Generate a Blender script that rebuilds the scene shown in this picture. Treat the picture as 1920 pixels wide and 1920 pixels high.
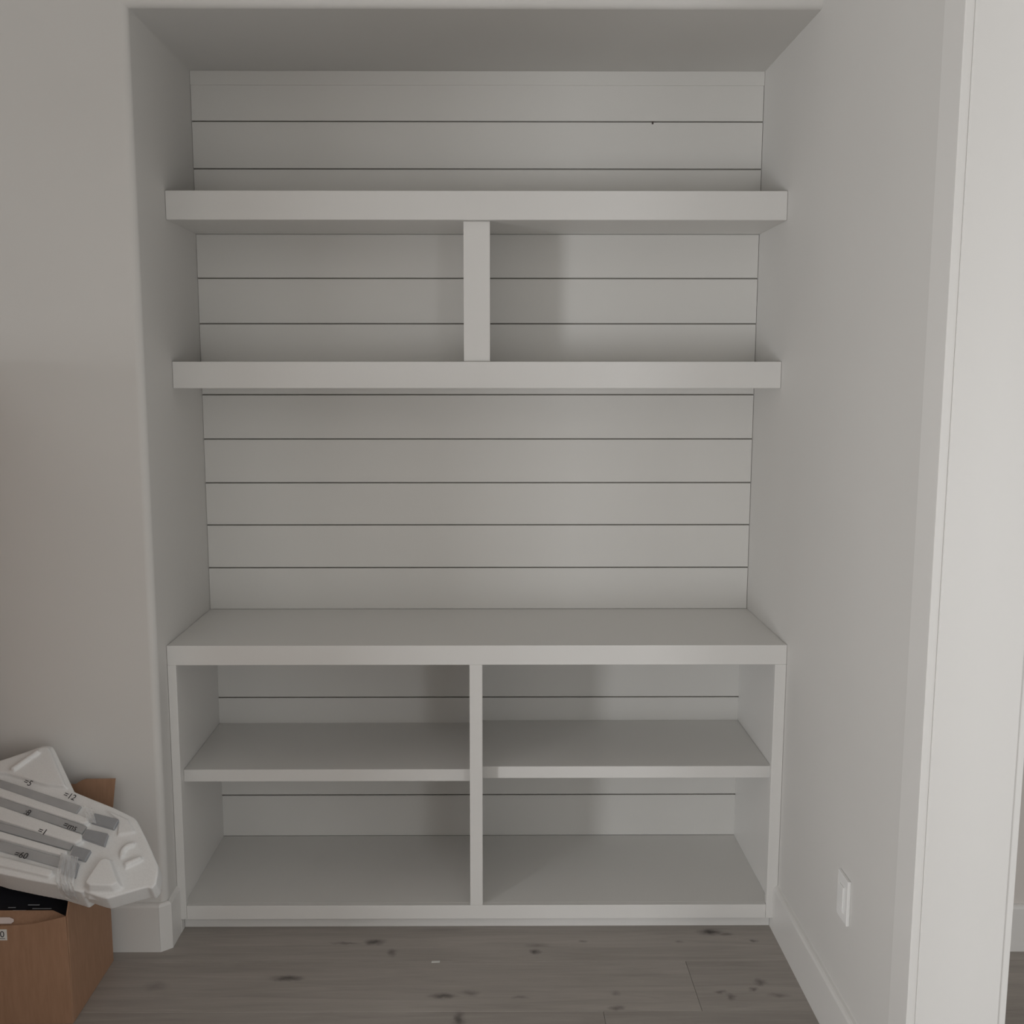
import bpy, bmesh, math, random
from mathutils import Vector, Matrix
random.seed(7)
for o in list(bpy.data.objects):
    bpy.data.objects.remove(o)
scn = bpy.context.scene
COL = scn.collection
R = math.radians

# ------------------------------------------------------------------ camera
cam_d = bpy.data.cameras.new('camera')
cam = bpy.data.objects.new('camera', cam_d); COL.objects.link(cam)
cam_d.sensor_width = 36.0
cam_d.sensor_fit = 'HORIZONTAL'
cam_d.lens = 2091.49 / 1920 * 36.0
cam_d.shift_x = (960 - 928.465) / 1920
cam_d.shift_y = (1014.356 - 960) / 1920
yaw, pitch = 0.00584, -0.14735
fwd = Vector((math.sin(yaw) * math.cos(pitch), math.cos(yaw) * math.cos(pitch), math.sin(pitch)))
rgt = Vector((math.cos(yaw), -math.sin(yaw), 0))
upv = rgt.cross(fwd)
cam.matrix_world = Matrix(((rgt.x, upv.x, -fwd.x, 0.94886), (rgt.y, upv.y, -fwd.y, -3.72894),
                           (rgt.z, upv.z, -fwd.z, 1.68436), (0, 0, 0, 1)))
cam_d.clip_start = 0.05
scn.camera = cam

# ------------------------------------------------------------------ world, daylight in the windows, exposure
world = bpy.data.worlds.new('sky'); scn.world = world
world.use_nodes = True
bg = world.node_tree.nodes['Background']
bg.inputs[0].default_value = (0.80, 0.88, 1.0, 1)
bg.inputs[1].default_value = 0.25

def window_light(name, loc, direction, sx, sy, power, color=(.95, .967, .985)):
    l = bpy.data.lights.new(name, 'AREA'); l.shape = 'RECTANGLE'; l.size = sx; l.size_y = sy
    l.energy = power; l.color = color
    o = bpy.data.objects.new(name, l); COL.objects.link(o)
    o.location = loc
    o.rotation_euler = Vector(direction).to_track_quat('-Z', 'Y').to_euler()
    return o
# daylight entering by the low and the added high window in the far-left wall, the window in the right wall behind the camera
# and the next room's side and rear windows
window_light('daylight_left_window', (-2.57, -4.9, .85), (1, 0, 0), 1.2, 1.6, 126)
window_light('added_high_light', (-2.57, -2.1, 1.74), (1, 0, 0), 1.0, .36, 8)  # unseen source added to brighten the left wall above its shadow edge
window_light('daylight_right_window', (1.80, -3.7, .9), (-1, 0, 0), 1.2, 1.6, 12)
window_light('daylight_next_room', (4.97, -3.8, .9), (-1, 0, 0), 1.6, 1.6, 18)
window_light('daylight_next_room_rear', (2.95, -6.47, .9), (0, 1, 0), 1.3, 1.6, 44)

scn.view_settings.view_transform = 'Standard'
scn.view_settings.look = 'None'
scn.view_settings.gamma = 1
scn.view_settings.use_curve_mapping = False
scn.view_settings.exposure = 0.0

# ------------------------------------------------------------------ materials
def new_mat(name):
    m = bpy.data.materials.new(name); m.use_nodes = True
    nt = m.node_tree
    return m, nt, nt.nodes['Principled BSDF']

def paint(name, col, rough=0.6, bump=0.15, scale=180, var=0.03):
    m, nt, b = new_mat(name)
    tc = nt.nodes.new('ShaderNodeNewGeometry')
    n = nt.nodes.new('ShaderNodeTexNoise'); n.inputs['Scale'].default_value = scale; n.inputs['Detail'].default_value = 2
    nt.links.new(tc.outputs['Position'], n.inputs['Vector'])
    n2 = nt.nodes.new('ShaderNodeTexNoise'); n2.inputs['Scale'].default_value = 2.2; n2.inputs['Detail'].default_value = 1
    nt.links.new(tc.outputs['Position'], n2.inputs['Vector'])
    r = nt.nodes.new('ShaderNodeMapRange')
    r.inputs['To Min'].default_value = 1 - var; r.inputs['To Max'].default_value = 1 + var
    nt.links.new(n2.outputs[0], r.inputs['Value'])
    mx = nt.nodes.new('ShaderNodeVectorMath'); mx.operation = 'SCALE'
    mx.inputs[0].default_value = col
    nt.links.new(r.outputs[0], mx.inputs['Scale'])
    nt.links.new(mx.outputs[0], b.inputs['Base Color'])
    b.inputs['Roughness'].default_value = rough
    if bump:
        bp = nt.nodes.new('ShaderNodeBump'); bp.inputs['Strength'].default_value = bump; bp.inputs['Distance'].default_value = 0.001
        nt.links.new(n.outputs[0], bp.inputs['Height']); nt.links.new(bp.outputs[0], b.inputs['Normal'])
    return m

def plain(name, col, rough=0.5, metal=0.0, **kw):
    m, nt, b = new_mat(name)
    n = nt.nodes.new('ShaderNodeTexNoise'); n.inputs['Scale'].default_value = kw.get('scale', 60)
    tc = nt.nodes.new('ShaderNodeTexCoord'); nt.links.new(tc.outputs['Object'], n.inputs['Vector'])
    r = nt.nodes.new('ShaderNodeMapRange')
    v = kw.get('var', 0.05)
    r.inputs['To Min'].default_value = 1 - v; r.inputs['To Max'].default_value = 1 + v
    nt.links.new(n.outputs[0], r.inputs['Value'])
    mx = nt.nodes.new('ShaderNodeVectorMath'); mx.operation = 'SCALE'; mx.inputs[0].default_value = col
    nt.links.new(r.outputs[0], mx.inputs['Scale']); nt.links.new(mx.outputs[0], b.inputs['Base Color'])
    b.inputs['Roughness'].default_value = rough; b.inputs['Metallic'].default_value = metal
    return m

M = {}
M['wall'] = paint('wall_paint', (0.72, 0.706, 0.68), 0.65, 0, 160)
M['ceil'] = paint('ceiling_paint', (0.72, 0.706, 0.68), 0.7, 0, 160)
M['trim'] = paint('trim_enamel', (0.79, 0.777, 0.752), 0.38, 0, 60, 0.015)
M['board'] = paint('shiplap_enamel', (0.785, 0.772, 0.742), 0.42, 0, 40, 0.015)
M['next_wall'] = paint('next_room_paint', (0.70, 0.66, 0.62), 0.65, 0, 160)
M['plate'] = plain('white_plastic', (0.88, 0.875, 0.86), 0.25, var=0.01)
M['outdoor_frame'] = plain('window_vinyl', (0.8, 0.8, 0.8), 0.4)
M['gap'] = plain('groove_paint', (0.42, 0.40, 0.37), 0.8)
M['subfloor'] = plain('subfloor', (0.10, 0.09, 0.08), 0.8)

def floor_material():
    m, nt, b = new_mat('grey_oak')
    N, L = nt.nodes, nt.links
    geo = N.new('ShaderNodeNewGeometry'); info = N.new('ShaderNodeObjectInfo')
    # grain stretched along X, shifted for each plank
    sc = N.new('ShaderNodeVectorMath'); sc.operation = 'MULTIPLY'; sc.inputs[1].default_value = (1.3, 16, 1)
    off = N.new('ShaderNodeVectorMath'); off.operation = 'SCALE'; off.inputs[0].default_value = (37.1, 11.3, 5.0)
    add = N.new('ShaderNodeVectorMath'); add.operation = 'ADD'
    L.new(geo.outputs['Position'], sc.inputs[0]); L.new(info.outputs['Random'], off.inputs['Scale'])
    L.new(sc.outputs[0], add.inputs[0]); L.new(off.outputs[0], add.inputs[1])
    n1 = N.new('ShaderNodeTexNoise'); n1.inputs['Scale'].default_value = 1.6; n1.inputs['Detail'].default_value = 6; n1.inputs['Roughness'].default_value = 0.62
    n1.inputs['Distortion'].default_value = 0.6
    L.new(add.outputs[0], n1.inputs['Vector'])
    n2 = N.new('ShaderNodeTexNoise'); n2.inputs['Scale'].default_value = 9; n2.inputs['Detail'].default_value = 4
    L.new(add.outputs[0], n2.inputs['Vector'])
    ramp = N.new('ShaderNodeValToRGB')
    ramp.color_ramp.elements[0].position = 0.28; ramp.color_ramp.elements[0].color = (0.33, 0.300, 0.272, 1)
    ramp.color_ramp.elements[1].position = 0.72; ramp.color_ramp.elements[1].color = (0.45, 0.412, 0.378, 1)
    L.new(n1.outputs[0], ramp.inputs[0])
    tone = N.new('ShaderNodeMapRange'); tone.inputs['To Min'].default_value = 0.88; tone.inputs['To Max'].default_value = 1.1
    L.new(info.outputs['Random'], tone.inputs['Value'])
    fine = N.new('ShaderNodeMapRange'); fine.inputs['To Min'].default_value = 0.93; fine.inputs['To Max'].default_value = 1.07
    L.new(n2.outputs[0], fine.inputs['Value'])
    mul = N.new('ShaderNodeMath'); mul.operation = 'MULTIPLY'
    L.new(tone.outputs[0], mul.inputs[0]); L.new(fine.outputs[0], mul.inputs[1])
    # knots: (x, y, half length, half width, strength)
    knots = [(0.520, -0.594, .040, .006, .5), (0.606, -0.588, .028, .016, .8), (0.663, -0.650, .014, .020, .55), (0.381, -0.790, .040, .013, .8),
             (1.085, -0.649, .014, .014, .8), (1.092, -0.610, .03, .012, .3), (1.230, -0.587, .014, .009, .4), (1.626, -0.534, .034, .017, .9), (1.669, -0.547, .02, .010, .5),
             (1.744, -0.587, .012, .008, .6), (1.518, -0.592, .014, .008, .4), (0.822, -0.883, .034, .013, .75), (0.895, -0.870, .026, .014, .45),
             (1.034, -0.892, .022, .008, .4), (0.869, -0.998, .016, .034, .7), (1.291, -0.945, .020, .010, .6), (1.587, -0.868, .016, .008, .6),
             (1.612, -0.893, .012, .018, .55), (1.709, -0.819, .016, .018, .6), (1.681, -0.855, .010, .010, .6), (1.745, -0.885, .026, .010, .45),
             (0.02, -0.83, .03, .02, .3), (1.30, -0.875, .012, .012, .35)]
    wob = N.new('ShaderNodeTexNoise'); wob.inputs['Scale'].default_value = 38; wob.inputs['Detail'].default_value = 3
    L.new(geo.outputs['Position'], wob.inputs['Vector'])
    wv = N.new('ShaderNodeVectorMath'); wv.operation = 'MULTIPLY_ADD'
    wv.inputs[1].default_value = (0.03, 0.022, 0.0)
    L.new(wob.outputs['Color'], wv.inputs[0]); L.new(geo.outputs['Position'], wv.inputs[2])
    acc = None
    for (x, y, a, c, s) in knots:
        sub = N.new('ShaderNodeVectorMath'); sub.operation = 'SUBTRACT'; sub.inputs[1].default_value = (x + .015, y + .011, 0)
        L.new(wv.outputs[0], sub.inputs[0])
        ml = N.new('ShaderNodeVectorMath'); ml.operation = 'MULTIPLY'; ml.inputs[1].default_value = (1 / (a * 1.25), 1 / (c * 1.3), 0)
        L.new(sub.outputs[0], ml.inputs[0])
        ln = N.new('ShaderNodeVectorMath'); ln.operation = 'LENGTH'; L.new(ml.outputs[0], ln.inputs[0])
        mr = N.new('ShaderNodeMapRange'); mr.interpolation_type = 'SMOOTHSTEP'
        mr.inputs['From Min'].default_value = 1.25; mr.inputs['From Max'].default_value = 0.0
        mr.inputs['To Min'].default_value = 0; mr.inputs['To Max'].default_value = s
        L.new(ln.outputs['Value'], mr.inputs['Value'])
        if acc is None:
            acc = mr.outputs[0]
        else:
            mm = N.new('ShaderNodeMath'); mm.operation = 'MAXIMUM'
            L.new(acc, mm.inputs[0]); L.new(mr.outputs[0], mm.inputs[1]); acc = mm.outputs[0]
    # random knots for the rest of the floor
    vor = N.new('ShaderNodeTexVoronoi'); vor.inputs['Scale'].default_value = 1.0; vor.inputs['Randomness'].default_value = 1
    vs = N.new('ShaderNodeVectorMath'); vs.operation = 'MULTIPLY'; vs.inputs[1].default_value = (1.6, 3.2, 1)
    L.new(wv.outputs[0], vs.inputs[0]); L.new(vs.outputs[0], vor.inputs['Vector'])
    vr = N.new('ShaderNodeMapRange'); vr.interpolation_type = 'SMOOTHSTEP'
    vr.inputs['From Min'].default_value = 0.055; vr.inputs['From Max'].default_value = 0.0
    vr.inputs['To Min'].default_value = 0; vr.inputs['To Max'].default_value = 0.6
    L.new(vor.outputs['Distance'], vr.inputs['Value'])
    mm = N.new('ShaderNodeMath'); mm.operation = 'MAXIMUM'; L.new(acc, mm.inputs[0]); L.new(vr.outputs[0], mm.inputs[1]); acc = mm.outputs[0]
    tn = N.new('ShaderNodeVectorMath'); tn.operation = 'SCALE'
    L.new(ramp.outputs[0], tn.inputs[0]); L.new(mul.outputs[0], tn.inputs['Scale'])
    mix = N.new('ShaderNodeMix'); mix.data_type = 'RGBA'
    L.new(acc, mix.inputs['Factor']); L.new(tn.outputs[0], mix.inputs['A']); mix.inputs['B'].default_value = (0.045, 0.038, 0.036, 1)
    L.new(mix.outputs['Result'], b.inputs['Base Color'])
    b.inputs['Roughness'].default_value = 0.5
    b.inputs['Specular IOR Level'].default_value = 0.35
    bp = N.new('ShaderNodeBump'); bp.inputs['Strength'].default_value = 0.25; bp.inputs['Distance'].default_value = 0.001
    L.new(n2.outputs[0], bp.inputs['Height']); L.new(bp.outputs[0], b.inputs['Normal'])
    return m
M['floor'] = floor_material()

def cardboard():
    m, nt, b = new_mat('cardboard')
    N, L = nt.nodes, nt.links
    tc = N.new('ShaderNodeNewGeometry')
    s = N.new('ShaderNodeVectorMath'); s.operation = 'MULTIPLY'; s.inputs[1].default_value = (30, 30, 4)
    L.new(tc.outputs['Position'], s.inputs[0])
    n = N.new('ShaderNodeTexNoise'); n.inputs['Scale'].default_value = 4; n.inputs['Detail'].default_value = 4
    L.new(s.outputs[0], n.inputs['Vector'])
    ra = N.new('ShaderNodeValToRGB')
    ra.color_ramp.elements[0].position = .3; ra.color_ramp.elements[0].color = (0.33, 0.188, 0.112, 1)
    ra.color_ramp.elements[1].position = .7; ra.color_ramp.elements[1].color = (0.38, 0.220, 0.135, 1)
    L.new(n.outputs[0], ra.inputs[0]); L.new(ra.outputs[0], b.inputs['Base Color'])
    b.inputs['Roughness'].default_value = 0.75
    return m
M['card'] = cardboard()
M['card_edge'] = plain('cardboard_edge', (0.42, 0.28, 0.18), 0.8)

def foam_material():
    m, nt, b = new_mat('white_foam')
    N, L = nt.nodes, nt.links
    tc = N.new('ShaderNodeTexCoord')
    v = N.new('ShaderNodeTexVoronoi'); v.inputs['Scale'].default_value = 260
    L.new(tc.outputs['Object'], v.inputs['Vector'])
    r = N.new('ShaderNodeMapRange'); r.inputs['To Min'].default_value = 1.0; r.inputs['To Max'].default_value = 0.93
    L.new(v.outputs['Distance'], r.inputs['Value'])
    sc = N.new('ShaderNodeVectorMath'); sc.operation = 'SCALE'; sc.inputs[0].default_value = (0.86, 0.86, 0.85)
    L.new(r.outputs[0], sc.inputs['Scale']); L.new(sc.outputs[0], b.inputs['Base Color'])
    bp = N.new('ShaderNodeBump'); bp.inputs['Strength'].default_value = 0.12; bp.inputs['Distance'].default_value = 0.001; bp.invert = True
    L.new(v.outputs['Distance'], bp.inputs['Height']); L.new(bp.outputs[0], b.inputs['Normal'])
    b.inputs['Roughness'].default_value = 0.45
    b.inputs['Subsurface Weight'].default_value = 0.0
    return m
M['foam'] = foam_material()
M['bar'] = plain('grey_strip', (0.43, 0.435, 0.44), 0.45, 0.0, var=0.1, scale=25)
M['cap'] = plain('grey_metal', (0.36, 0.375, 0.395), 0.35, 0.15, var=0.08)
M['ink'] = plain('black_ink', (0.03, 0.03, 0.032), 0.6)
M['black'] = plain('black_plastic_film', (0.018, 0.019, 0.024), 0.3)
M['print'] = plain('pale_print', (0.45, 0.47, 0.5), 0.5)
M['label'] = plain('paper_label', (0.72, 0.72, 0.69), 0.6, var=0.02)
M['pink_label'] = plain('pale_pink_label', (0.70, 0.60, 0.57), 0.6, var=0.02)
def tape_material():
    m, nt, b = new_mat('clear_tape')
    b.inputs['Base Color'].default_value = (0.92, 0.94, 0.95, 1)
    b.inputs['Roughness'].default_value = 0.12
    b.inputs['Alpha'].default_value = 0.28
    n = nt.nodes.new('ShaderNodeTexNoise'); n.inputs['Scale'].default_value = 90; n.inputs['Detail'].default_value = 4
    tc = nt.nodes.new('ShaderNodeTexCoord'); nt.links.new(tc.outputs['Object'], n.inputs['Vector'])
    bp = nt.nodes.new('ShaderNodeBump'); bp.inputs['Strength'].default_value = 0.8; bp.inputs['Distance'].default_value = 0.004
    nt.links.new(n.outputs[0], bp.inputs['Height']); nt.links.new(bp.outputs[0], b.inputs['Normal'])
    return m
M['tape'] = tape_material()

# ------------------------------------------------------------------ helpers
def link(name, bm, mat, parent=None, loc=(0, 0, 0), smooth=False):
    me = bpy.data.meshes.new(name); 
    bmesh.ops.recalc_face_normals(bm, faces=bm.faces)
    bm.to_mesh(me); bm.free()
    if smooth:
        for p in me.polygons: p.use_smooth = True
    me.materials.append(M[mat])
    o = bpy.data.objects.new(name, me); COL.objects.link(o)
    o.location = loc
    if parent: o.parent = parent
    return o

def empty(name, loc=(0, 0, 0), rot=(0, 0, 0)):
    o = bpy.data.objects.new(name, None); COL.objects.link(o)
    o.empty_display_size = 0.05
    o.location = loc; o.rotation_euler = rot
    return o

def tag(o, label, cat, group=None):
    o['label'] = label; o['category'] = cat
    if group: o['group'] = group
    return o

def structure(o, label=None):
    o['kind'] = 'structure'
    if label: o['label'] = label
    return o

def box_bm(x0, x1, y0, y1, z0, z1, bevel=0.0, seg=2, bm=None):
    b = bmesh.new()
    vs = [b.verts.new(p) for p in ((x0, y0, z0), (x1, y0, z0), (x1, y1, z0), (x0, y1, z0), (x0, y0, z1), (x1, y0, z1), (x1, y1, z1), (x0, y1, z1))]
    for f in ((3, 2, 1, 0), (4, 5, 6, 7), (0, 1, 5, 4), (1, 2, 6, 5), (2, 3, 7, 6), (3, 0, 4, 7)):
        b.faces.new([vs[i] for i in f])
    if bevel:
        bmesh.ops.bevel(b, geom=list(b.edges), offset=bevel, segments=seg, profile=0.5, affect='EDGES', clamp_overlap=True)
    if bm is None: return b
    me = bpy.data.meshes.new('t'); b.to_mesh(me); b.free(); bm.from_mesh(me); bpy.data.meshes.remove(me)
    return bm

def box(name, mat, x0, x1, y0, y1, z0, z1, parent=None, bevel=0.0015):
    """one box-shaped board whose object origin sits at its own base centre (in the parent's frame)"""
    cx, cy = (x0 + x1) / 2, (y0 + y1) / 2
    px, py, pz = parent.location if parent else (0, 0, 0)
    return link(name, box_bm(x0 - cx, x1 - cx, y0 - cy, y1 - cy, 0, z1 - z0, bevel), mat, parent, (cx - px, cy - py, z0 - pz))

def prism(pts, axis, a0, a1, bm=None):
    """extrude a 2-D outline along an axis; pts are (X,Y) for z, (Y,Z) for x, (X,Z) for y"""
    b = bm or bmesh.new()
    def P(p, a):
        return {'z': (p[0], p[1], a), 'x': (a, p[0], p[1]), 'y': (p[0], a, p[1])}[axis]
    lo = [b.verts.new(P(p, a0)) for p in pts]; hi = [b.verts.new(P(p, a1)) for p in pts]
    n = len(pts)
    b.faces.new(lo[::-1]); b.faces.new(hi)
    for i in range(n):
        b.faces.new((lo[i], lo[(i + 1) % n], hi[(i + 1) % n], hi[i]))
    return b

# ------------------------------------------------------------------ sizes
W = 1.83; D = 0.6258; H = 2.9; ZT = 2.6414      # niche width, depth, room height, niche soffit height
XL, YR, XN = -2.6, -8.5, 5.0                     # far-left wall, rear wall, next room's far side
WT = 0.17                                        # thickness of the right wall
YO0, YO1, ZO = -1.60, -2.85, 2.44                # cased opening in the right wall

# ------------------------------------------------------------------ structure: walls
# front wall: flat face, bullnose swept up the left edge and along the soffit edge, and the reveals
b = bmesh.new()
RB = 0.022
prof = [(0.0, 0.10)] + [(RB * (1 - math.cos(R(15 * k))), -D + RB * (1 - math.sin(R(15 * k)))) for k in range(7)]
rows_ = []
for o_, y_ in prof:
    rows_.append([b.verts.new(p) for p in ((-o_, y_, 0), (-o_, y_, ZT + o_), (W, y_, ZT + o_))])
for r0, r1 in zip(rows_, rows_[1:]):
    for i in range(2): b.faces.new((r0[i], r0[i + 1], r1[i + 1], r1[i]))
r1 = rows_[-1]
o0 = b.verts.new((XL, -D, 0)); o1 = b.verts.new((XL, -D, H)); o2 = b.verts.new((W, -D, H)); oz = b.verts.new((XL, -D, ZT + RB))
b.faces.new((r1[0], r1[1], oz, o0)); b.faces.new((r1[1], r1[2], o2, o1, oz))
wl = link('wall_left', b, 'wall')
wl.data.flip_normals() if wl.data.polygons[-1].normal.y > 0 else None
structure(wl, 'off-white painted wall with a rounded corner around the shelf niche')
for p in wl.data.polygons: p.use_smooth = True
wl.modifiers.new('wn', 'WEIGHTED_NORMAL')

def boxes(name, mat, lst, parent=None):
    bm = bmesh.new()
    for x in lst: box_bm(*x, bm=bm)
    return link(name, bm, mat, parent)

structure(boxes('wall_right', 'wall', [(W, W + WT, YO0 + .018, 0.10, 0, H), (W, W + WT, YR, -4.3, 0, H), (W, W + WT, -3.1, YO1 - .018, 0, H), (W, W + WT, -4.3, -3.1, 0, .1), (W, W + WT, -4.3, -3.1, 1.7, H), (W, W + WT, YO1 - .018, YO0 + .018, ZO + .018, H)]),
          'off-white painted wall right of the niche with a cased opening')
# shiplap back wall: backing plus single planks
GAP = 0.0045
wb = structure(link('wall_back', box_bm(0, W, 0.012, 0.10, 0, ZT), 'gap'), 'white shiplap back wall of the shelf niche')
segs = [(2.5986, 2.4880), (2.4880, 2.3416), (2.3416, 2.2210), (2.1370, 1.9977), (1.9977, 1.8523), (1.8523, 1.7256),
        (1.6457, 1.6213), (1.6213, 1.4749), (1.4749, 1.3286), (1.3286, 1.1861), (1.1861, 1.0401), (1.0401, 0.8975),
        (0.880, 0.5864), (0.5864, 0.4900), (0.4650, 0.2340), (0.2340, 0.0850)]
ends = (2.5986, 2.2210, 2.1370, 1.7256, 1.6457, 0.8975, 0.880, 0.4900, 0.4650, 0.0850)   # butted against trim, shelf or panel: no open joint
for zt, zb in segs:
    box('plank', 'board', 0.0008, W - 0.0014, 0.0, 0.012, zb + (0 if zb in ends else GAP / 2), zt - (0 if zt in ends else GAP / 2), wb, 0.0006)
tp = box('trim_strip', 'board', 0.0005, W - 0.0005, -0.003, 0.012, 2.5986, ZT, wb, 0.001)
# nail hole left in the second plank from the top
nail = link('nail_head', box_bm(-.003, .003, -.0015, .001, -.004, .004, .001), 'subfloor', wb, (1.475, 0.0, 2.4845))

# rest of the camera room
def wall_x(x0, x1, y0, y1, wy0, wy1, wz0, wz1):      # wall slab with one window hole
    return [(x0, x1, y0, wy0, 0, H), (x0, x1, wy1, y1, 0, H), (x0, x1, wy0, wy1, 0, wz0), (x0, x1, wy0, wy1, wz1, H)]
structure(boxes('wall_side', 'wall', wall_x(XL - .15, XL, YR, -3.2, -5.5, -4.3, .05, 1.65) + wall_x(XL - .15, XL, -3.2, -D + .1, -2.6, -1.6, 1.56, 1.92)), 'off-white side wall with a low window and an added high window')
structure(boxes('wall_rear', 'wall', [(XL - .15, W + WT, YR - .15, YR, 0, H)]), 'off-white rear wall')
structure(boxes('ceiling', 'ceil', [(XL - .15, XN + .15, YR - .15, 0.10, H, H + .1)]), 'off-white ceiling')
# next room
structure(boxes('wall_beyond', 'next_wall', [(W + WT, XN, -0.64, -0.5, 0, H)]), 'beige wall of the room beyond the opening')
structure(boxes('wall_beyond_side', 'next_wall', wall_x(XN, XN + .15, -6.65, -0.5, -4.6, -3.0, .1, 1.7)), 'far side wall of the next room with a window')
structure(boxes('wall_beyond_rear', 'next_wall', [(W + WT, 2.3, -6.65, -6.5, 0, H), (3.6, XN, -6.65, -6.5, 0, H), (2.3, 3.6, -6.65, -6.5, 0, .1), (2.3, 3.6, -6.65, -6.5, 1.7, H)]), 'rear wall of the next room with a window')

def window(name, axis, a0, a1, z0, z1, c, thick, mull):
    r = structure(empty(name, (0, 0, 0)))
    def bar(p0, p1, q0, q1, nm):
        if axis == 'x': box(nm, 'outdoor_frame', c - thick, c, p0, p1, q0, q1, r)
        else: box(nm, 'outdoor_frame', p0, p1, c - thick, c, q0, q1, r)
    f = .05
    bar(a0, a0 + f, z0, z1, 'window_frame'); bar(a1 - f, a1, z0, z1, 'window_frame')
    bar(a0 + f, a1 - f, z0, z0 + f, 'window_frame'); bar(a0 + f, a1 - f, z1 - f, z1, 'window_frame')
    for k in range(mull):
        m = a0 + (a1 - a0) * (k + 1) / (mull + 1); bar(m - .03, m + .03, z0 + f, z1 - f, 'mullion')
window('window_1', 'x', -5.5, -4.3, .05, 1.65, XL - .05, .06, 1)
window('window_2', 'x', -4.3, -3.1, .1, 1.7, W + WT - .02, .06, 1)
window('added_high_window', 'x', -2.6, -1.6, 1.56, 1.92, XL - .05, .06, 1)  # added opening around the extra high light, not a known window
window('window_4', 'y', 2.3, 3.6, .1, 1.7, -6.55, .06, 1)
window('window_3', 'x', -4.6, -3.0, .1, 1.7, XN + .11, .06, 1)

# ------------------------------------------------------------------ floor of wide planks
fl = structure(link('floor', box_bm(XL - .15, XN + .15, YR - .15, 0.10, -0.10, -0.012), 'subfloor'), 'grey-brown wide plank oak floor')
PW = 0.2575
row = 0; y = -0.4455
joints = {0: [-.8, 2.1], 1: [1.52], 2: [1.255]}
while y > YR:
    y1 = max(y - PW, YR)
    js = joints.get(row, [random.uniform(-.6, 1.0)])
    xs = list(js)
    while xs[0] > XL: xs.insert(0, xs[0] - random.uniform(1.7, 2.1))
    while xs[-1] < XN: xs.append(xs[-1] + random.uniform(1.7, 2.1))
    xs = [min(max(x, XL), XN) for x in xs]
    for a, c in zip(xs, xs[1:]):
        if c - a < .05: continue
        box('plank', 'floor', a + .0003, c - .0003, y1 + .0005, y - .0005, -.012, 0, fl, 0.0012)
    y = y1; row += 1
# planks that run on under the cabinet and up to the next room's wall
box('plank', 'floor', 0.0, W, -0.445, -0.2, -.012, 0, fl, 0.001)

# ------------------------------------------------------------------ baseboards
def bb_profile(t, h):     # (offset from the wall, height), eased top
    return [(0, 0), (t, 0), (t, h - .012), (t - .003, h - .005), (t - .007, h - .002), (0.0, h)]
bl = structure(empty('baseboard_left', (0, -D, 0)), 'white baseboard with an angled corner block left of the cabinet')
pf = bb_profile(.018, .150)
b = prism([(-u + 0.0, v) for u, v in pf], 'x', XL, -0.0209)
link('board', b, 'trim', bl)
pn = bb_profile(.009, .150)
ch = bmesh.new()   # angled corner block over the rounded wall corner
sect = [[ch.verts.new((-0.0205, -u if u > 0 else .012, v)) for u, v in pf], [ch.verts.new((u if u > 0 else -.012, 0.008, v)) for u, v in pn]]
n = len(pf)
ch.faces.new(sect[0]); ch.faces.new(sect[1][::-1])
for i in range(n): ch.faces.new((sect[0][i], sect[0][(i + 1) % n], sect[1][(i + 1) % n], sect[1][i]))
link('corner_block', ch, 'trim', bl)
b = prism([(u, v) for u, v in pn], 'y', 0.0084, D - .5245)
prism([(0, 0), (.010, 0), (.010, .0395), (0, .0395)], 'y', D - .5245, D - .4915, b)
link('board', b, 'trim', bl)
pr = bb_profile(.014, .147)
b = prism([(W - u, v) for u, v in pr], 'y', -1.4965, -.5245)
prism([(W, 0), (W - .014, 0), (W - .014, .0395), (W, .0395)], 'y', -.5245, -.4915, b)
structure(link('baseboard_right', b, 'trim'), 'white baseboard along the right wall')
b = prism([(-.64 - u, v) for u, v in bb_profile(.015, .145)], 'x', W + WT + .02, XN)
structure(link('baseboard_beyond', b, 'trim'), 'white baseboard in the room beyond the opening')

# ------------------------------------------------------------------ cased opening in the right wall
dr = structure(empty('door_1', (W, YO0, 0)), 'white cased opening at the end of the right wall')
CW = 0.098
for xa, xb in ((W - .018, W), (W + WT, W + WT + .018)):
    box('casing_leg', 'trim', xa, xb, YO0 + .004, YO0 + .004 + CW, 0, ZO - .006, dr, .0015)
    box('casing_leg', 'trim', xa, xb, YO1 - .004 - CW, YO1 - .004, 0, ZO - .006, dr, .0015)
    box('casing_head', 'trim', xa, xb, YO1 - .004 - CW, YO0 + .004 + CW, ZO - .006, ZO + CW, dr, .0015)
box('jamb', 'trim', W, W + WT, YO0, YO0 + .018, 0, ZO, dr, .0008)
box('jamb', 'trim', W, W + WT, YO1 - .018, YO1, 0, ZO, dr, .0008)
box('jamb_head', 'trim', W, W + WT, YO1 - .018, YO0 + .018, ZO, ZO + .018, dr, .0008)

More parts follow.
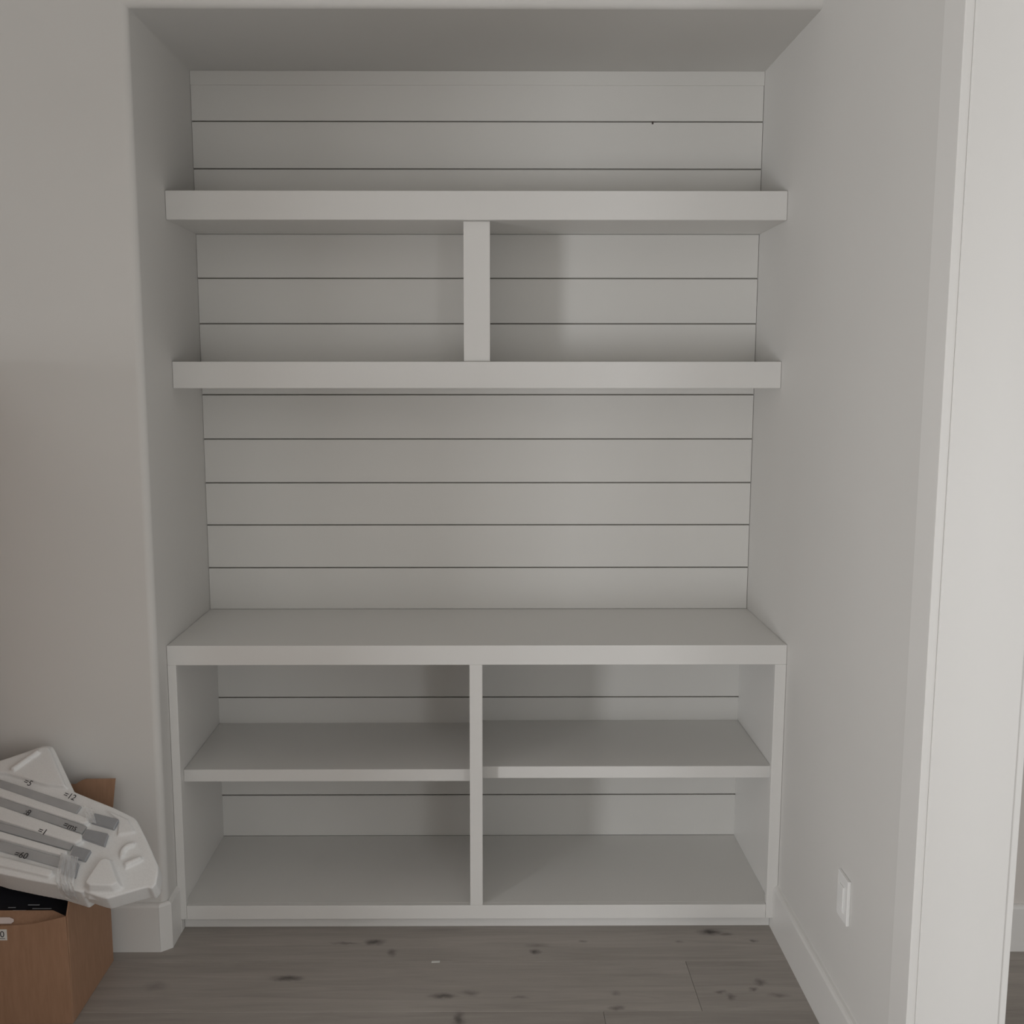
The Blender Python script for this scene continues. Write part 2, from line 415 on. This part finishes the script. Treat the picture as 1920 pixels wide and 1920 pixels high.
# ------------------------------------------------------------------ built-in cabinet
cb = tag(empty('built_in_cabinet', (W / 2, -.26, 0)), 'white open base cabinet with two bays and a shelf in each, filling the niche', 'cabinet')
YF = -0.5241; ZC = 0.8975
E_ = 0.0006
box('top_rail', 'trim', E_, W - E_, YF, YF + .02, .8385, ZC, cb, .0015)
box('bottom_rail', 'trim', .0265, 1.7955, YF, YF + .02, .0407, .0845, cb, .0015)
box('stile', 'trim', E_, .026, YF, YF + .02, .0407, .8385, cb, .0015)
box('stile', 'trim', .8915, .9298, YF, YF + .02, .0845, .8385, cb, .0015)
box('stile', 'trim', 1.796, W - E_, YF, YF + .02, .0407, .8385, cb, .0015)
box('top_panel', 'trim', E_, W - E_, YF + .02, -.0005, ZC - .019, ZC - .0005, cb, .0008)
box('side_panel', 'trim', E_, .0175, YF + .02, -.0005, .0407, ZC - .019, cb, .0008)
box('side_panel', 'trim', 1.8115, W - E_, YF + .02, -.0005, .0407, ZC - .019, cb, .0008)
box('partition', 'trim', .9015, .9195, YF + .02, -.0005, .0850, ZC - .019, cb, .0008)
box('bottom_panel', 'trim', .0175, 1.8115, YF + .02, -.0005, .0660, .0845, cb, .0008)
box('toe_kick', 'trim', .0105, W - .0145, -.4915, -.474, 0, .0407, cb, .0008)
box('shelf', 'trim', .0178, .9013, -.462, -.0008, .457, .495, cb, .0015)
box('shelf', 'trim', .9197, 1.8112, -.462, -.0008, .466, .5035, cb, .0015)

# ------------------------------------------------------------------ floating shelves and their divider
for zb, zt, lab in ((2.1373, 2.2207, 'thick white floating shelf, the upper one, above the short divider'),
                    (1.6460, 1.7253, 'thick white floating shelf, the lower one, under the short divider')):
    s = tag(empty('floating_shelf', (W / 2, -.17, zb)), lab, 'shelf', 'floating shelves across the niche')
    box('fascia', 'trim', E_, W - E_, -.3402, -.322, zb, zt, s, .0018)
    box('top_panel', 'trim', E_, W - E_, -.322, -.0005, zt - .018, zt - .0004, s, .0006)
    box('bottom_panel', 'trim', E_, W - E_, -.322, -.0005, zb + .0004, zb + .018, s, .0006)
dv = tag(empty('shelf_divider', (.914, -.16, 1.7255)), 'short white upright divider standing between the two floating shelves', 'divider')
box('face_board', 'trim', .8745, .9535, -.3200, -.302, 1.7255, 2.1371, dv, .0018)
box('side_panel', 'trim', .8765, .8945, -.302, -.0008, 1.7255, 2.1371, dv, .0006)
box('side_panel', 'trim', .9335, .9515, -.302, -.0008, 1.7255, 2.1371, dv, .0006)

# ------------------------------------------------------------------ wall plate on the right wall
pl = tag(empty('wall_outlet', (W, -1.135, .35)), 'white rectangular outlet plate low on the right wall', 'outlet')
link('cover_plate', box_bm(-.0085, 0, -.0385, .0385, 0, .115, .0018, 3), 'plate', pl)
link('insert_bezel', box_bm(-.0092, -.008, -.0185, .0185, .0225, .0925, .0006), 'plate', pl)
ins = link('receptacle', box_bm(-.0125, -.009, -.0160, .0160, .0250, .0900, .0012, 2), 'plate', pl)

# ------------------------------------------------------------------ open cardboard box
BX0, BX1, BY0, BY1, BH = -.452, -.143, -1.012, -.692, .300
cx_, cy_ = (BX0 + BX1) / 2, (BY0 + BY1) / 2
bx = tag(empty('cardboard_box', (cx_, cy_, 0)), 'open brown cardboard box on the floor under the white foam packaging', 'box')
t = .005
hx, hy = (BX1 - BX0) / 2, (BY1 - BY0) / 2
link('bottom', box_bm(-hx + t, hx - t, -hy + t, hy - t, 0, t), 'card', bx)
# front wall dips towards the left where the foam has crushed its rim
fb = prism([(-hx, 0), (hx - .0005, 0), (hx - .004, BH), (.06, BH - .022), (-hx, BH - .035)], 'y', -hy, -hy + t)
bmesh.ops.bevel(fb, geom=[e for e in fb.edges], offset=.0012, segments=1, affect='EDGES')
link('front_wall', fb, 'card', bx)
link('side_wall', box_bm(hx - t, hx, -hy + t, hy, 0, BH, .0012, 1), 'card', bx)
link('side_wall', box_bm(-hx, -hx + t, -hy + t, hy, 0, BH - .035, .0012, 1), 'card', bx)
link('back_wall', box_bm(-hx + t, hx - t, hy - t, hy, 0, BH, .0012, 1), 'card', bx)
# back flap standing up against the wall
b = prism([(-hx + .004, 0), (hx - .002, 0), (hx + .024, .246), (hx - .06, .245), (hx - .075, .240), (hx - .09, .230), (-hx + .006, .232)], 'y', 0, .004)
f = link('back_flap', b, 'card', bx, (0, hy - .003, BH)); f.rotation_euler = (R(-6), 0, 0)
# right flap bent up under the foam
b = prism([(-hy + .006, 0), (-hy + .026, .030), (-.02, .085), (.09, .10), (hy - .008, .09), (hy - .004, 0)], 'x', -.004, 0)
f = link('side_flap', b, 'card', bx, (hx - .0005, 0, BH))
# front flap folded inwards
b = prism([(-hx + .006, 0), (.055, .013), (hx - .012, .034), (hx - .05, .05), (-hx + .006, .05)], 'y', 0, .004)
f = link('front_flap', b, 'card', bx, (0, -hy + .001, BH - .035)); f.rotation_euler = (R(-48), 0, 0)

def text_mesh(name, s, size, mat, parent, loc, rot, extrude=.0003):
    cu = bpy.data.curves.new('t', 'FONT'); cu.body = s; cu.size = size; cu.extrude = extrude; cu.align_x = 'CENTER'; cu.align_y = 'CENTER'
    tmp = bpy.data.objects.new('t', cu); COL.objects.link(tmp)
    dg = bpy.context.evaluated_depsgraph_get()
    me = bpy.data.meshes.new_from_object(tmp.evaluated_get(dg)); me.name = name
    bpy.data.objects.remove(tmp)
    me.materials.clear(); me.materials.append(M[mat])
    o = bpy.data.objects.new(name, me); COL.objects.link(o); o.parent = parent; o.location = loc; o.rotation_euler = rot
    return o
lb = link('paper_label', box_bm(-.04, .0, -.0006, 0, 0, .030), 'label', bx, (-.3005 - cx_, -hy, .2355))
lb['label'] = 'small white paper label with black print'
text_mesh('print', '20', .024, 'ink', lb, (-.018, -.0008, .016), (R(90), 0, 0))
link('print_line', box_bm(-.036, -.005, -.0009, -.0004, .004, .0055), 'ink', lb)
b = prism([(-.05, .0), (.0, .0), (.006, .006), (.004, .012), (-.008, .017), (-.05, .017)], 'z', 0, .0008)
fl2 = link('pink_label', b, 'pink_label', bx, (-.292 - cx_, -hy + .008, .2765)); fl2.rotation_euler = (R(42), 0, 0)
fl2['label'] = 'torn pale pink label'

# black printed packet inside the box
pk = tag(empty('black_packet', (-.30, -.86, .012)), 'black plastic packet with small pale print inside the cardboard box', 'packet')
b = box_bm(-.142, .139, -.128, .125, 0, .255, .012, 3)
for v in b.verts:
    if v.co.z > .1:
        v.co.z += (v.co.y + .128) * .55 + .006 * math.sin(v.co.x * 40) 
link('film', b, 'black', pk, smooth=False)
for k, (x, w_, yy) in enumerate(((-.005, .035, -.10), (.045, .05, -.095), (.03, .03, -.085), (-.02, .02, -.092))):
    q = box_bm(x, x + w_, yy - .001, yy + .0012, 0, .0012)
    m_ = link('print', q, 'print', pk, (0, 0, .263 + (yy + .128) * .55)); 

# unseen closed cartons left of frame; low and tallest ones added as shade casters
def carton(cx, cy, sx, sy, h, lab):
    c = tag(empty('unseen_carton', (cx, cy, 0)), lab, 'box', 'closed moving cartons')
    link('carton_body', box_bm(-sx, sx, -sy, sy, 0, h, .004, 2), 'card', c)
    link('top_flap', box_bm(-sx + .003, sx - .003, -sy + .002, -.002, h + .0005, h + .0045), 'card', c)
    link('top_flap', box_bm(-sx + .003, sx - .003, .002, sy - .002, h + .0005, h + .0045), 'card', c)
    link('tape_strip', box_bm(-sx - .001, sx + .001, -.026, .026, h + .0047, h + .0052), 'card_edge', c)
carton(-.80, -1.02, .325, .36, 1.725, 'tall closed brown carton against the wall beside the open box')
carton(-.96, -1.90, .34, .42, 1.10, 'unseen low brown carton added to shade the lower left, in front of the tall carton')  # added blocker, darkens the lower left of the cabinet front
carton(-1.52, -2.56, .42, .21, 2.05, 'tallest narrow closed brown carton, nearest the low window')  # invented blocker, cuts the low window's light on the upper left wall

# ------------------------------------------------------------------ white moulded foam packaging
TILT = 36
fo = tag(empty('foam_packaging', (-.15, -1.073, .382), (R(TILT), 0, 0)), 'white moulded foam packaging tilted on top of the open cardboard box', 'packaging')
FT = .088
outline = [(-.295, .400), (-.263, .416), (-.163, .463), (-.145, .465), (-.131, .462), (-.120, .448), (-.031, .314), (.032, .287), (.092, .262),
           (.149, .234), (.158, .227), (.195, .172), (.244, .092), (.248, .076), (.252, .020), (.244, .006), (.230, .010), (.134, -.024), (.114, -.020), (.078, -.002),
           (.066, .016), (-.001, .037), (-.077, .052), (-.155, .069), (-.295, .112)]
def foam_mesh():
    bm = bmesh.new()
    def slab(pts, h0, h1, inset=0.0):
        lo = [bm.verts.new((p[0], p[1], h0)) for p in pts]
        cx = sum(p[0] for p in pts) / len(pts); cy = sum(p[1] for p in pts) / len(pts)
        hi = [bm.verts.new((p[0] + (cx - p[0]) * inset, p[1] + (cy - p[1]) * inset, h1)) for p in pts]
        n = len(pts)
        bm.faces.new(lo[::-1]); bm.faces.new(hi)
        for i in range(n): bm.faces.new((lo[i], lo[(i + 1) % n], hi[(i + 1) % n], hi[i]))
    main = [p for p in outline]
    slab([(-.295, .112), (-.155, .069), (-.077, .052), (-.001, .037), (.066, .016), (.10, .05), (.10, .20), (.032, .287), (-.031, .314), (-.120, .448), (-.131, .462), (-.145, .465), (-.163, .463), (-.263, .416), (-.295, .400)], -FT, -.004)
    # end block, thinner and reaching past the box
    slab([(.06, .026), (.078, .016), (.114, .004), (.134, -.001), (.228, .030), (.242, .026), (.250, .040), (.248, .076), (.244, .092), (.195, .172), (.158, .227), (.149, .234), (.092, .262), (.03, .288), (.0, .22), (.02, .1)], -.060, -.003)
    # ribs between the strips
    def rib(a, b_, w, h):
        ax, ay = a; bx_, by = b_
        L = math.hypot(bx_ - ax, by - ay); dx, dy = (bx_ - ax) / L, (by - ay) / L; nx, ny = -dy, dx
        slab([(ax - nx * w, ay - ny * w), (bx_ - nx * w * .8, by - ny * w * .8), (bx_ + dx * w * .6, by + dy * w * .6), (bx_ + nx * w * .8, by + ny * w * .8), (ax + nx * w, ay + ny * w)], -.03, h, .04)
    rib((-.295, .329), (.035, .214), .013, .009)
    rib((-.295, .271), (.028, .160), .020, .010)
    rib((-.295, .207), (.004, .119), .011, .009)
    rib((-.295, .133), (-.02, .064), .014, .007)
    # wedge that rises at the top left
    slab([(-.295, .366), (-.225, .362), (-.10, .323), (-.045, .318), (-.122, .440), (-.134, .455), (-.150, .457), (-.263, .408), (-.295, .392)], -.03, .010, .07)
    slab([(-.222, .372), (-.208, .368), (-.150, .432), (-.160, .440)], 0, .020, .10)
    # triangular hump with soft flanks
    slab([(.060, .022), (.080, .008), (.158, .006), (.180, .020), (.128, .112), (.108, .120), (.090, .110)], -.03, .021, .32)
    # shallow pocket: a curved lip and a low cross bar
    for k in range(8):
        a = R(95 + k * 16); cx, cy = .168, .126
        slab([(cx + .031 * math.cos(a - .2), cy + .031 * math.sin(a - .2)), (cx + .031 * math.cos(a + .2), cy + .031 * math.sin(a + .2)),
              (cx + .017 * math.cos(a + .25), cy + .017 * math.sin(a + .25)), (cx + .017 * math.cos(a - .25), cy + .017 * math.sin(a - .25))], -.02, .0065, .25)
    slab([(.150, .094), (.200, .118), (.207, .106), (.160, .078)], -.02, .0095, .25)
    # raised field between the end caps and the far edge
    slab([(.060, .262), (.140, .225), (.175, .180), (.120, .170), (.112, .222)], -.02, .003, .2)
    # swallowed notch on the lower edge
    bmesh.ops.recalc_face_normals(bm, faces=bm.faces)
    me = bpy.data.meshes.new('foam_src'); bm.to_mesh(me); bm.free()
    tmp = bpy.data.objects.new('foam_src', me); COL.objects.link(tmp)
    rm = tmp.modifiers.new('r', 'REMESH'); rm.mode = 'VOXEL'; rm.voxel_size = .0026
    sm = tmp.modifiers.new('s', 'SMOOTH'); sm.factor = .5; sm.iterations = 9
    dg = bpy.context.evaluated_depsgraph_get()
    out = bpy.data.meshes.new_from_object(tmp.evaluated_get(dg)); out.name = 'foam_block'
    bpy.data.objects.remove(tmp)
    for p in out.polygons: p.use_smooth = True
    out.materials.clear(); out.materials.append(M['foam'])
    return out
fm = bpy.data.objects.new('foam_block', foam_mesh()); COL.objects.link(fm); fm.parent = fo
A20 = R(-19.5)
for s, (x, y, a) in (('=5', (-.157, .331, -24)), ('=12', (-.034, .291, -22)), (':8', (-.131, .238, -24)), ('=ms', (-.006, .196, -18)), ('=60', (-.112, .114, -14)), ('=1', (-.076, .182, -20))):
    hgt = {'=5': .0135, '=12': .0085, ':8': .0125, '=ms': .0125, '=60': .0095, '=1': .0105}[s]
    text_mesh('marking', s, .024, 'ink', fo, (x, y, hgt), (0, 0, R(a)))

# grey strips taped into the foam
strips = [((-.290, .352), (-.001, .252), .0125, [(.046, .240), (.115, .220), (.108, .192), (.042, .212)]),
          ((-.290, .302), (.030, .191), .0115, [(.036, .192), (.097, .178), (.096, .142), (.032, .165)]),
          ((-.290, .230), (.010, .142), .0105, [(.016, .144), (.064, .129), (.056, .099), (.014, .112)]),
          ((-.290, .178), (.000, .094), .0125, [(.005, .104), (.042, .093), (.043, .053), (.003, .066)])]
for (a, b_, w, cap) in strips:
    L_ = math.hypot(b_[0] - a[0], b_[1] - a[1]); dx, dy = (b_[0] - a[0]) / L_, (b_[1] - a[1]) / L_; nx, ny = -dy, dx
    q = prism([(a[0] - nx * w, a[1] - ny * w), (b_[0] - nx * w, b_[1] - ny * w), (b_[0] + nx * w, b_[1] + ny * w), (a[0] + nx * w, a[1] + ny * w)], 'z', -.005, .0035)
    bmesh.ops.bevel(q, geom=list(q.edges), offset=.0012, segments=1, affect='EDGES')
    so = link('grey_strip', q, 'bar', fo); so['label'] = 'flat grey strip pressed into the white foam'
    q = prism(cap[::-1], 'z', -.004, .0075)
    bmesh.ops.bevel(q, geom=list(q.edges), offset=.0014, segments=1, affect='EDGES')
    link('end_cap', q, 'cap', so)

# crinkled clear tape around the lower edge of the foam
def tape(pts_rows, name='clear_tape'):
    bm = bmesh.new(); rnd = random.Random(3)
    rows = [[bm.verts.new((x + rnd.uniform(-.001, .001), y + rnd.uniform(-.001, .001), z + rnd.uniform(0, .0025))) for (x, y, z) in r] for r in pts_rows]
    for r0, r1 in zip(rows, rows[1:]):
        for i in range(len(r0) - 1): bm.faces.new((r0[i], r0[i + 1], r1[i + 1], r1[i]))
    o = link(name, bm, 'tape', fo)
    sd = o.modifiers.new('thickness', 'SOLIDIFY'); sd.thickness = .0006
    return o
rows = []
path = [(.0, .118, .010), (0, .100, .0105), (0, .080, .0105), (0, .062, .010), (0, .046, .009), (0, .038, .004), (0, .030, -.010), (0, .028, -.03), (0, .028, -.055)]
for k in range(13):
    u = -.006 + .048 * k / 12
    rows.append([(u + (y - .08) * -.1 , y - (u * .28) , z) for (_, y, z) in path])
tape(rows)
rows = []
for k in range(6):
    u = .012 + .026 * k / 5
    rows.append([(u + j * .004, .262 - .008 * j - u * .3, .011) for j in range(7)])
tape(rows)

# ------------------------------------------------------------------ paper scrap on the floor
b = prism([(-.0125, -.004), (.0115, -.0045), (.0125, .0035), (-.0115, .004)], 'z', .0003, .0016)
sc_ = link('paper_scrap', b, 'label', None, (.794, -.704, 0)); sc_.rotation_euler = (0, R(0), R(4))
tag(sc_, 'tiny white paper scrap lying on the grey plank floor', 'scrap')
